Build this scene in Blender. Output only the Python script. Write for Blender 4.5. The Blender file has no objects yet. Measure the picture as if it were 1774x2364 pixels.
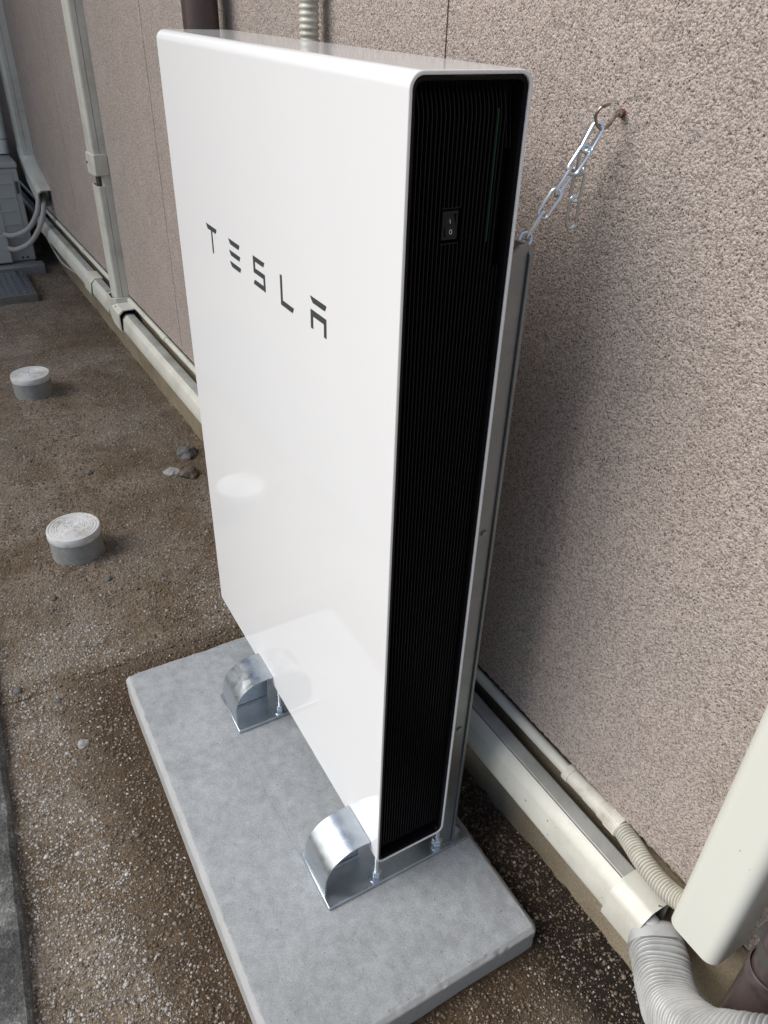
import bpy, bmesh, math, random
import numpy as np
from mathutils import Vector, Matrix, noise
R = math.radians
random.seed(7)
scene = bpy.context.scene
C = scene.collection

# ------------------------------------------------------------------ camera
cam_d = bpy.data.cameras.new('camera')
cam = bpy.data.objects.new('camera', cam_d); C.objects.link(cam)
cam_d.sensor_fit = 'VERTICAL'; cam_d.sensor_height = 24.0
cam_d.lens = 24.0 * 1757.4 / 2364.0
cam_d.clip_start = 0.02; cam_d.clip_end = 300
def cam_rot(a, b, c):
    return Matrix.Rotation(a, 4, 'Z') @ Matrix.Rotation(b, 4, 'X') @ Matrix.Rotation(c, 4, 'Z')
cam.matrix_world = Matrix.Translation((0.6195, -0.3768, 1.1978)) @ cam_rot(1.0363, 0.9783, 0.0353)
scene.camera = cam

# ------------------------------------------------------------------ light
SUN_EL, SUN_AZ = 45.0, -18.0          # azimuth: degrees from -y (away from the wall) towards +x
sd = Vector((math.sin(R(SUN_AZ)) * math.cos(R(SUN_EL)), -math.cos(R(SUN_AZ)) * math.cos(R(SUN_EL)), math.sin(R(SUN_EL))))
world = bpy.data.worlds.new('World'); scene.world = world; world.use_nodes = True
wn = world.node_tree; bg = wn.nodes['Background']
sky = wn.nodes.new('ShaderNodeTexSky'); sky.sky_type = 'NISHITA'; sky.sun_disc = False
sky.sun_elevation = R(SUN_EL)
sky.sun_rotation = math.atan2(sd.x, sd.y)
sky.air_density = 1.0; sky.dust_density = 1.8; sky.ozone_density = 1.0
bg.inputs['Strength'].default_value = 0.095
wn.links.new(sky.outputs[0], bg.inputs['Color'])
sl = bpy.data.lights.new('sun', 'SUN'); sl.energy = 2.0; sl.angle = R(46); sl.color = (1.0, 0.985, 0.96)
so = bpy.data.objects.new('sun', sl); C.objects.link(so)
so.rotation_euler = (-sd).to_track_quat('-Z', 'Y').to_euler()
scene.view_settings.view_transform = 'Standard'; scene.view_settings.look = 'None'
scene.view_settings.exposure = 0.64; scene.view_settings.gamma = 1.0

GZ = -0.134        # ground level (z = 0 is the underside of the battery casing)
WALL_ROT = math.atan(0.022)
WALL_M = Matrix.Translation((0, 0.31, 0.006)) @ Matrix.Rotation(WALL_ROT, 4, 'Z')
# wall frame: x along the wall, y = 0 on the foundation face (negative = out from the wall)

# ------------------------------------------------------------------ materials
class NT:
    def __init__(s, m):
        m.use_nodes = True; s.t = m.node_tree; s.b = s.t.nodes['Principled BSDF']
        s.tc = s.t.nodes.new('ShaderNodeTexCoord')
    def n(s, kind, **kw):
        nd = s.t.nodes.new(kind)
        for k, v in kw.items():
            if hasattr(nd, k) and k not in ('Scale',): setattr(nd, k, v)
            else: nd.inputs[k].default_value = v
        return nd
    def l(s, a, b): s.t.links.new(a, b)
    def noise(s, scale, detail=4, rough=0.55, dist=0.0, stretch=None):
        nd = s.n('ShaderNodeTexNoise'); nd.inputs['Scale'].default_value = scale
        nd.inputs['Detail'].default_value = detail; nd.inputs['Roughness'].default_value = rough
        nd.inputs['Distortion'].default_value = dist
        if stretch:
            mp = s.n('ShaderNodeMapping'); mp.inputs['Scale'].default_value = stretch
            s.l(s.tc.outputs['Object'], mp.inputs[0]); s.l(mp.outputs[0], nd.inputs['Vector'])
        else: s.l(s.tc.outputs['Object'], nd.inputs['Vector'])
        return nd.outputs['Fac']
    def voro(s, scale, feature='F1'):
        nd = s.n('ShaderNodeTexVoronoi'); nd.feature = feature; nd.inputs['Scale'].default_value = scale
        s.l(s.tc.outputs['Object'], nd.inputs['Vector']); return nd
    def ramp(s, fac, stops):
        nd = s.n('ShaderNodeValToRGB'); e = nd.color_ramp.elements
        while len(e) < len(stops): e.new(0.5)
        for el, (p, c) in zip(e, stops):
            el.position = p; el.color = (c if len(c) == 4 else (*c, 1)) if hasattr(c, '__len__') else (c, c, c, 1)
        s.l(fac, nd.inputs[0]); return nd.outputs[0]
    def mix(s, fac, a, b, mode='MIX'):
        nd = s.n('ShaderNodeMix'); nd.data_type = 'RGBA'; nd.blend_type = mode
        for sock, v in ((nd.inputs[0], fac), (nd.inputs[6], a), (nd.inputs[7], b)):
            if hasattr(v, 'links') or hasattr(v, 'is_linked'): s.l(v, sock)
            elif hasattr(v, '__len__'): sock.default_value = (*v, 1)
            else: sock.default_value = v
        return nd.outputs[2]
    def math(s, op, a, b=None):
        nd = s.n('ShaderNodeMath'); nd.operation = op
        for sock, v in ((nd.inputs[0], a), (nd.inputs[1], b)):
            if v is None: continue
            if hasattr(v, 'is_linked'): s.l(v, sock)
            else: sock.default_value = v
        return nd.outputs[0]
    def bump(s, h, dist=0.001, strength=1.0):
        nd = s.n('ShaderNodeBump'); nd.inputs['Distance'].default_value = dist; nd.inputs['Strength'].default_value = strength
        s.l(h, nd.inputs['Height'])
        if s.b.inputs['Normal'].is_linked: s.l(s.b.inputs['Normal'].links[0].from_socket, nd.inputs['Normal'])
        s.l(nd.outputs[0], s.b.inputs['Normal'])
    def col(s, c):
        if hasattr(c, 'is_linked'): s.l(c, s.b.inputs['Base Color'])
        else: s.b.inputs['Base Color'].default_value = (*c, 1)
    def rough(s, v):
        if hasattr(v, 'is_linked'): s.l(v, s.b.inputs['Roughness'])
        else: s.b.inputs['Roughness'].default_value = v

def mat(name): return bpy.data.materials.new(name)

def m_stucco():
    m = mat('sprayed_stucco'); t = NT(m)
    g = t.noise(620, 3, 0.6); g2 = t.noise(320, 2, 0.5); big = t.noise(2.2, 3); pat = t.noise(9, 4, 0.6)
    v = t.voro(470); v2 = t.voro(250)
    base = t.mix(t.ramp(big, [(0.3, 0.0), (0.7, 1.0)]), (0.450, 0.376, 0.328), (0.430, 0.374, 0.336))
    base = t.mix(1.0, base, t.ramp(pat, [(0.3, 0.93), (0.7, 1.05)]), 'MULTIPLY')
    cell = t.n('ShaderNodeSeparateColor'); t.l(v.outputs['Color'], cell.inputs[0])
    k = t.math('ADD', t.math('MULTIPLY', cell.outputs[0], 0.45), t.math('MULTIPLY', g, 0.9))
    c = t.mix(1.0, base, t.ramp(k, [(0.44, 0.54), (0.66, 1.0), (0.92, 1.38)]), 'MULTIPLY')
    v3 = t.voro(310); rc = t.n('ShaderNodeSeparateColor'); t.l(v3.outputs['Color'], rc.inputs[0])
    pit = t.math('MULTIPLY', t.ramp(rc.outputs[1], [(0.885, 0.0), (0.90, 1.0)]), t.ramp(v3.outputs['Distance'], [(0.30, 1.0), (0.42, 0.0)]))
    pit = t.math('MULTIPLY', pit, rc.outputs[2])
    c = t.mix(pit, c, (0.075, 0.062, 0.056))
    t.col(c); t.rough(0.92)
    t.b.inputs['Specular IOR Level'].default_value = 0.2
    h = t.math('SUBTRACT', t.math('MULTIPLY', g2, 0.55), t.math('ADD', t.math('MULTIPLY', v.outputs['Distance'], 0.50), t.math('MULTIPLY', v2.outputs['Distance'], 0.40)))
    t.bump(t.noise(75, 3, 0.6), 0.004, 0.5)
    t.bump(h, 0.0017, 0.85)
    return m
def m_foundation():
    m = mat('mortar_foundation'); t = NT(m)
    c = t.ramp(t.noise(6, 5, 0.6), [(0.3, (0.23, 0.175, 0.11)), (0.55, (0.33, 0.27, 0.18)), (0.75, (0.36, 0.33, 0.28))])
    f = t.ramp(t.noise(260, 3, 0.7), [(0.33, 0.55), (0.6, 1.0)])
    t.col(t.mix(1.0, c, f, 'MULTIPLY')); t.rough(0.9)
    t.bump(t.noise(180, 4, 0.7), 0.003, 0.8)
    return m
def m_soil():
    m = mat('gravelly_soil'); t = NT(m)
    big = t.noise(2.6, 5, 0.6, 0.6); med = t.noise(14, 5, 0.65); f = t.noise(190, 4, 0.75); ff = t.noise(420, 2, 0.7)
    dry = t.ramp(med, [(0.3, (0.215, 0.172, 0.125)), (0.7, (0.33, 0.275, 0.215))])
    fresh = t.ramp(med, [(0.3, (0.125, 0.088, 0.052)), (0.7, (0.225, 0.168, 0.108))])
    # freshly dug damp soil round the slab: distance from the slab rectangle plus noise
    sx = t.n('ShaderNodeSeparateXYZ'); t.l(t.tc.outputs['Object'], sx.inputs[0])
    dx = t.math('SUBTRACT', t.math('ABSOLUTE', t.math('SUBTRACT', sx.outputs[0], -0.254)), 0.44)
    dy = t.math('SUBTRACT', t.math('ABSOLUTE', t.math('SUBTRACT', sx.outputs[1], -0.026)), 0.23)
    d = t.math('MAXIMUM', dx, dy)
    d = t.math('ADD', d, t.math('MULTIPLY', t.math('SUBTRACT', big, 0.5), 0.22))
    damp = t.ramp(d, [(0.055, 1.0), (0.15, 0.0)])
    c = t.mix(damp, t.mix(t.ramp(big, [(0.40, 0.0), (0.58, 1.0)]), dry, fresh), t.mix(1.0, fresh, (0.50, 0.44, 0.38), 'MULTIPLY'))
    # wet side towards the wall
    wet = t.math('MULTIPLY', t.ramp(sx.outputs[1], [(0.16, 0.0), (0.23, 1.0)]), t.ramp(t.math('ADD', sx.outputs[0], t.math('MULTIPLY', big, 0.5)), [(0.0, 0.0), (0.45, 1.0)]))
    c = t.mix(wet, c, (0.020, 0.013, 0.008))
    g = t.ramp(f, [(0.30, (0.35, 0.33, 0.30)), (0.52, (1, 1, 1)), (0.70, (2.0, 1.95, 1.9))])
    c = t.mix(1.0, c, g, 'MULTIPLY')
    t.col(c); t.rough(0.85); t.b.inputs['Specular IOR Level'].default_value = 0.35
    t.bump(t.math('ADD', f, t.math('MULTIPLY', ff, 0.5)), 0.006, 1.0)
    return m
def m_pebble(name='grit_stone', lo=(0.12, 0.10, 0.075), hi=(0.44, 0.42, 0.38)):
    m = mat(name); t = NT(m)
    at = t.n('ShaderNodeAttribute'); at.attribute_name = 'tone'
    c = t.ramp(at.outputs['Fac'], [(0.0, (0.10, 0.073, 0.048)), (0.18, (0.17, 0.13, 0.092)), (0.36, (0.24, 0.21, 0.18)), (0.62, (0.38, 0.36, 0.335)), (0.93, hi), (1.0, (0.58, 0.55, 0.50))])
    t.col(t.mix(1.0, c, t.ramp(t.noise(500, 2), [(0.3, 0.7), (0.7, 1.15)]), 'MULTIPLY')); t.rough(0.5)
    return m
def m_concrete(name, base=(0.40, 0.41, 0.415), var=1.0, dark=False):
    m = mat(name); t = NT(m)
    a = t.noise(4.5, 8, 0.70, 0.8); b = t.noise(48, 6, 0.75); f = t.noise(420, 3, 0.7)
    lo = tuple(x * (0.80 if not dark else 0.45) for x in base); hi = tuple(min(x * (1.11 if not dark else 1.6), 0.8) for x in base)
    c = t.ramp(a, [(0.28, lo), (0.5, base), (0.72, hi)])
    c = t.mix(0.7, c, t.mix(1.0, c, t.ramp(b, [(0.3, 0.70), (0.7, 1.28)]), 'MULTIPLY'))
    c = t.mix(1.0, c, t.ramp(f, [(0.3, 0.80), (0.65, 1.1)]), 'MULTIPLY')
    pits = t.ramp(t.noise(230, 1.5, 0.5), [(0.235, 1.0), (0.262, 0.0)])
    c = t.mix(pits, c, tuple(x * 0.35 for x in base))
    t.col(c); t.rough(t.ramp(b, [(0.3, 0.55), (0.7, 0.8)]))
    t.bump(t.math('ADD', t.math('MULTIPLY', f, 0.4), b), 0.0012 if not dark else 0.004, 0.7)
    return m, t, c
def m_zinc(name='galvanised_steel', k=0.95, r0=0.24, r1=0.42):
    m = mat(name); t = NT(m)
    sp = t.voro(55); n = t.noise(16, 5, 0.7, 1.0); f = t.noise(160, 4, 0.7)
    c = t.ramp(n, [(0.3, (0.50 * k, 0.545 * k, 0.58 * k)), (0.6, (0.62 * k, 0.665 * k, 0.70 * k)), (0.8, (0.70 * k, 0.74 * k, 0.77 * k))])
    t.col(c); t.b.inputs['Metallic'].default_value = 1.0
    t.rough(t.ramp(t.math('ADD', t.math('MULTIPLY', n, 0.75), t.math('MULTIPLY', sp.outputs['Color'], 0.25)), [(0.3, r0), (0.75, r1)]))
    t.bump(t.math('ADD', t.math('MULTIPLY', n, 1.0), t.math('MULTIPLY', f, 0.06)), 0.0008, 0.35)
    return m
def m_plain(name, c, rough=0.4, metal=0.0, spec=0.5, coat=0.0, speck=None, bump=None, dirt=None):
    m = mat(name); t = NT(m)
    col = None
    if dirt:
        dc, lo, hi, sc = dirt
        col = t.mix(t.ramp(t.noise(sc, 6, 0.7, 0.3), [(lo, 0.0), (hi, 1.0)]), c, dc)
    if speck:
        fac = t.ramp(t.noise(speck, 2, 0.5), [(0.225, 1.0), (0.25, 0.0)])
        col = t.mix(fac, col if col is not None else c, (0.10, 0.08, 0.06))
    t.col(col if col is not None else c); t.b.inputs['Metallic'].default_value = metal
    t.rough(t.ramp(t.noise(30, 4, 0.6), [(0.3, max(rough - 0.05, 0.02)), (0.7, rough + 0.06)]) if rough > 0.12 else rough)
    t.b.inputs['Specular IOR Level'].default_value = spec
    t.b.inputs['Coat Weight'].default_value = coat; t.b.inputs['Coat Roughness'].default_value = 0.03
    if bump: t.bump(t.noise(bump[0], 3, 0.6), bump[1], 0.6)
    return m
MT = {}
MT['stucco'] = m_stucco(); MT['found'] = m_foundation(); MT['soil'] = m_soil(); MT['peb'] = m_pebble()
MT['slab'], _t, _c = m_concrete('cast_concrete', (0.315, 0.330, 0.336))
def m_kerb():
    m = mat('weathered_kerb_concrete'); t = NT(m)
    a = t.noise(11, 6, 0.72, 0.3); f = t.noise(210, 3, 0.7); g = t.noise(70, 4, 0.7)
    c = t.ramp(a, [(0.36, (0.045, 0.045, 0.043)), (0.52, (0.095, 0.095, 0.09)), (0.64, (0.20, 0.20, 0.19)), (0.74, (0.34, 0.34, 0.33))])
    c = t.mix(1.0, c, t.ramp(g, [(0.3, 0.6), (0.7, 1.35)]), 'MULTIPLY')
    c = t.mix(1.0, c, t.ramp(f, [(0.35, 0.55), (0.6, 1.15), (0.74, 2.6)]), 'MULTIPLY')
    t.col(c); t.rough(0.8); t.bump(t.math('ADD', f, g), 0.004, 0.9); return m
MT['kerb'] = m_kerb()
MT['pvcgrey'], _, _ = m_concrete('grey_pvc_dusty', (0.27, 0.27, 0.25))
MT['block'], _, _ = m_concrete('foot_block', (0.28, 0.27, 0.25))
MT['zinc'] = m_zinc(); MT['zincdull'] = m_zinc('dull_zinc', 0.44, 0.38, 0.5)  # second zinc for the rear posts: darker and rougher
MT['white'] = m_plain('white_gloss_paint', (0.82, 0.82, 0.81), 0.06, spec=0.42)
MT['black'] = m_plain('black_plastic', (0.004, 0.004, 0.005), 0.34, spec=0.12)
MT['rib'] = m_plain('black_rib_plastic', (0.0065, 0.0065, 0.0075), 0.45, spec=0.15)
MT['void'] = m_plain('dark_recess', (0.002, 0.002, 0.002), 0.7, spec=0.1)
MT['switch'] = m_plain('switch_plastic', (0.008, 0.009, 0.011), 0.38, spec=0.25)
MT['mark'] = m_plain('white_marking', (0.62, 0.64, 0.64), 0.5)
MT['letter'] = m_plain('dark_grey_lettering', (0.060, 0.066, 0.066), 0.35)
MT['weld'] = m_plain('weld_metal', (0.62, 0.64, 0.64), 0.5, metal=0.6)
MT['chrome'] = m_plain('bright_zinc_wire', (0.74, 0.79, 0.83), 0.30, metal=1.0)
MT['hook'] = m_plain('tarnished_steel', (0.36, 0.31, 0.27), 0.34, metal=1.0, dirt=((0.20, 0.10, 0.06), 0.5, 0.7, 120))
MT['rust'] = m_plain('rusty_anchor', (0.22, 0.05, 0.035), 0.7)
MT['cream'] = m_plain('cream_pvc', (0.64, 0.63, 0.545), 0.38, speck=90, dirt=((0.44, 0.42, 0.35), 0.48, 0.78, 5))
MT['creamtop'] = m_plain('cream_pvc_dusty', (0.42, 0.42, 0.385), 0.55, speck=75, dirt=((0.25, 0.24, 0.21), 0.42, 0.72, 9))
MT['creambright'] = m_plain('ivory_pvc', (0.72, 0.72, 0.64), 0.36, speck=70)
MT['corr'] = m_plain('corrugated_ivory', (0.60, 0.58, 0.50), 0.42, dirt=((0.36, 0.33, 0.27), 0.5, 0.75, 20))
MT['flex'] = m_plain('grey_flexible_pvc', (0.47, 0.475, 0.46), 0.24, dirt=((0.30, 0.29, 0.275), 0.48, 0.75, 14))
MT['brown'] = m_plain('brown_pvc', (0.085, 0.062, 0.060), 0.28, dirt=((0.045, 0.034, 0.033), 0.55, 0.7, 18))
MT['rail'] = m_plain('dark_rail', (0.07, 0.065, 0.06), 0.6)
MT['ac'] = m_plain('beige_ac_paint', (0.44, 0.44, 0.41), 0.45)
MT['hose'] = m_plain('wrapped_hose', (0.40, 0.37, 0.35), 0.6, bump=(120, 0.002))
MT['lid'] = m_plain('white_pvc_lid', (0.62, 0.62, 0.605), 0.5, dirt=((0.42, 0.39, 0.34), 0.5, 0.72, 30))
MT['led'] = m_plain('led_strip', (0.004, 0.02, 0.008), 0.4)
_b = MT['led'].node_tree.nodes['Principled BSDF']; _b.inputs['Emission Color'].default_value = (0.05, 0.8, 0.25, 1); _b.inputs['Emission Strength'].default_value = 0.012
MT['plate'] = m_plain('aluminium_tread', (0.42, 0.45, 0.50), 0.32, metal=1.0)
MT['rock'], _, _ = m_concrete('field_rock', (0.12, 0.092, 0.066))
MT['rockgrey'], _, _ = m_concrete('grey_rock', (0.125, 0.118, 0.11))
MT['shard'], _, _ = m_concrete('pale_shard', (0.32, 0.315, 0.30))

# ------------------------------------------------------------------ mesh helpers
def finish(o, smooth=35):
    me = o.data
    if smooth is not None:
        me.polygons.foreach_set('use_smooth', [True] * len(me.polygons))
        me.set_sharp_from_angle(angle=R(smooth))
    me.update(); return o
def fixn(me):
    bm = bmesh.new(); bm.from_mesh(me); bmesh.ops.recalc_face_normals(bm, faces=bm.faces); bm.to_mesh(me); bm.free()
class MB:
    def __init__(s): s.v = []; s.f = []
    def add(s, v, f):
        o = len(s.v); s.v += [tuple(p) for p in v]; s.f += [tuple(i + o for i in q) for q in f]
    def box(s, x0, x1, y0, y1, z0, z1):
        s.add([(x0, y0, z0), (x1, y0, z0), (x1, y1, z0), (x0, y1, z0), (x0, y0, z1), (x1, y0, z1), (x1, y1, z1), (x0, y1, z1)],
              [(0, 3, 2, 1), (4, 5, 6, 7), (0, 1, 5, 4), (1, 2, 6, 5), (2, 3, 7, 6), (3, 0, 4, 7)])
    def prism(s, pts, a, b, axis='x', cap=True, closed=True):
        """extrude a 2-D outline from a to b along an axis; outline axes are the two others in order"""
        n = len(pts)
        def P(p, t):
            if axis == 'x': return (t, p[0], p[1])
            if axis == 'y': return (p[0], t, p[1])
            return (p[0], p[1], t)
        v = [P(p, a) for p in pts] + [P(p, b) for p in pts]
        f = [(i, (i + 1) % n, n + (i + 1) % n, n + i) for i in range(n if closed else n - 1)]
        if cap and closed: f += [tuple(range(n))[::-1], tuple(range(n, 2 * n))]
        s.add(v, f)
    def loft(s, rings, close=True, cap=True):
        n = len(rings[0]); v = [p for r in rings for p in r]; f = []
        for k in range(len(rings) - 1):
            for i in range(n if close else n - 1):
                f.append((k * n + i, k * n + (i + 1) % n, (k + 1) * n + (i + 1) % n, (k + 1) * n + i))
        if cap and close: f += [tuple(range(n))[::-1], tuple(range((len(rings) - 1) * n, len(rings) * n))]
        s.add(v, f)
    def lathe(s, prof, c=(0, 0), n=48, cap=True):
        s.loft([[(c[0] + r * math.cos(2 * math.pi * i / n), c[1] + r * math.sin(2 * math.pi * i / n), z) for i in range(n)] for r, z in prof], True, cap)
    def tube(s, path, rad, n=10, cap=True, closed=False):
        P = [Vector(p) for p in path]; m = len(P); rings = []; up = None
        for i in range(m):
            if closed: t = (P[(i + 1) % m] - P[i - 1]).normalized()
            else: t = (P[min(i + 1, m - 1)] - P[max(i - 1, 0)]).normalized()
            if up is None:
                up = Vector((0, 0, 1)) if abs(t.z) < 0.9 else Vector((0, 1, 0))
            a = (up - t * up.dot(t)).normalized(); up = a; b = t.cross(a)
            r = rad[i] if hasattr(rad, '__len__') else rad
            rings.append([P[i] + (a * math.cos(2 * math.pi * k / n) + b * math.sin(2 * math.pi * k / n)) * r for k in range(n)])
        if closed: rings.append(rings[0])
        s.loft(rings, True, cap and not closed)
    def build(s, name, m, parent=None, M=None, bevel=0, smooth=35, loc=None):
        me = bpy.data.meshes.new(name)
        v = s.v
        if M is not None: v = [tuple(M @ Vector(p)) for p in v]
        if loc is not None: v = [(p[0] - loc[0], p[1] - loc[1], p[2] - loc[2]) for p in v]
        me.from_pydata(v, [], s.f); fixn(me)
        if m is not None: me.materials.append(m)
        o = bpy.data.objects.new(name, me); C.objects.link(o)
        if loc is not None: o.location = loc
        if parent is not None: o.parent = parent
        if bevel:
            md = o.modifiers.new('bevel', 'BEVEL'); md.width = bevel; md.segments = 2; md.limit_method = 'ANGLE'; md.angle_limit = R(40)
        finish(o, smooth); return o
def tag(o, label=None, cat=None, group=None, kind=None):
    if label: o['label'] = label
    if cat: o['category'] = cat
    if group: o['group'] = group
    if kind: o['kind'] = kind
    return o
def empty(name, loc=(0, 0, 0), rz=0, M=None):
    o = bpy.data.objects.new(name, None); C.objects.link(o); o.empty_display_size = 0.05
    if M is not None: o.matrix_world = M
    else: o.location = loc; o.rotation_euler = (0, 0, rz)
    return o
def rrect(y0, y1, z0, z1, r, n=10):
    pts = []
    for cy, cz, a0 in ((y1 - r, z1 - r, 0), (y0 + r, z1 - r, 90), (y0 + r, z0 + r, 180), (y1 - r, z0 + r, 270)):
        for i in range(n + 1):
            a = R(a0 + 90 * i / n); pts.append((cy + r * math.cos(a), cz + r * math.sin(a)))
    return pts
def spline(P, per=8):
    P = [Vector(p) for p in P]; Q = [P[0] * 2 - P[1]] + P + [P[-1] * 2 - P[-2]]; out = []
    for i in range(1, len(Q) - 2):
        a, b, c, d = Q[i - 1], Q[i], Q[i + 1], Q[i + 2]
        for k in range(per):
            t = k / per
            out.append(0.5 * ((2 * b) + (c - a) * t + (2 * a - 5 * b + 4 * c - d) * t * t + (3 * b - a - 3 * c + d) * t ** 3))
    out.append(P[-1]); return out

# ================================================================== SETTING
def gh(x, y):
    h = 0.010 * noise.noise(Vector((x * 1.7, y * 1.7, 3.1))) + 0.006 * noise.noise(Vector((x * 7, y * 7, 1.7))) + 0.0028 * noise.noise(Vector((x * 26, y * 26, 5.2)))
    # shallow trough of dug soil along the slab, small bank against the wall
    h -= 0.004 * min(max((-x) / 0.25, 0), 1) if x > -0.8 else 0
    h += 0.007 * min(max((x + 0.05) / 0.2, 0), 1)
    if y > 0.22: h += 0.016 * min((y - 0.22) / 0.08, 1.0) * (0.5 + 0.45 * noise.noise(Vector((x * 9, 0, 0))) + 0.5 * noise.noise(Vector((x * 38, y * 20, 0))))
    for cx, cy in ((-1.300, -0.245), (-2.432, -0.188)):     # soil banked against the cleanout pipes
        r = math.hypot(x - cx, y - cy)
        if r < 0.13: h += 0.007 * (1 - max(r - 0.07, 0) / 0.06) * (0.7 + noise.noise(Vector((x * 30, y * 30, 8))))
    return GZ + h
xs = [-90, -40, -18, -10, -7, -5.5, -4.9] + list(np.arange(-4.6, 1.3, 0.012)) + [1.5, 2, 3, 6, 15, 40, 90]
ys = [-90, -40, -15, -6, -3, -1.8, -1.2] + list(np.arange(-0.9, 0.36, 0.012)) + [0.5, 1, 5, 20, 90]
nx, ny = len(xs), len(ys)
vv = [(x, y, gh(x, y) if (abs(x) < 6 and abs(y) < 2) else GZ) for x in xs for y in ys]
ff = [(i * ny + j, (i + 1) * ny + j, (i + 1) * ny + j + 1, i * ny + j + 1) for i in range(nx - 1) for j in range(ny - 1)]
b = MB(); b.v = vv; b.f = ff
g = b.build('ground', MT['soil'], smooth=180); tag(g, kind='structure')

# kerb strip along the yard at the lower left
b = MB()
n = 90; top = []
for i in range(n + 1):
    x = -3.0 + 4.6 * i / n
    y = -0.548 - 0.036 * (x + 0.09) / -0.6 * -1 + 0.004 * noise.noise(Vector((x * 9, 0, 4))) if False else (-0.550 + 0.030 * ((-0.09 - x) / 0.6)) + 0.004 * noise.noise(Vector((x * 11, 0, 4)))
    top.append((x, y))
rings = []
for x, y in top:
    dz = 0.003 * noise.noise(Vector((x * 20, 2, 2)))
    rings.append([(x, y + 0.004, GZ - 0.03), (x, y, -0.122 + dz), (x, y - 0.007, -0.114 + dz), (x, y - 0.10, -0.113), (x, y - 0.26, -0.112), (x, y - 0.42, -0.112), (x, y - 0.43, GZ - 0.03)])
b.loft(rings, True, True)
k = b.build('kerb', MT['kerb']); tag(k, kind='structure')

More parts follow.
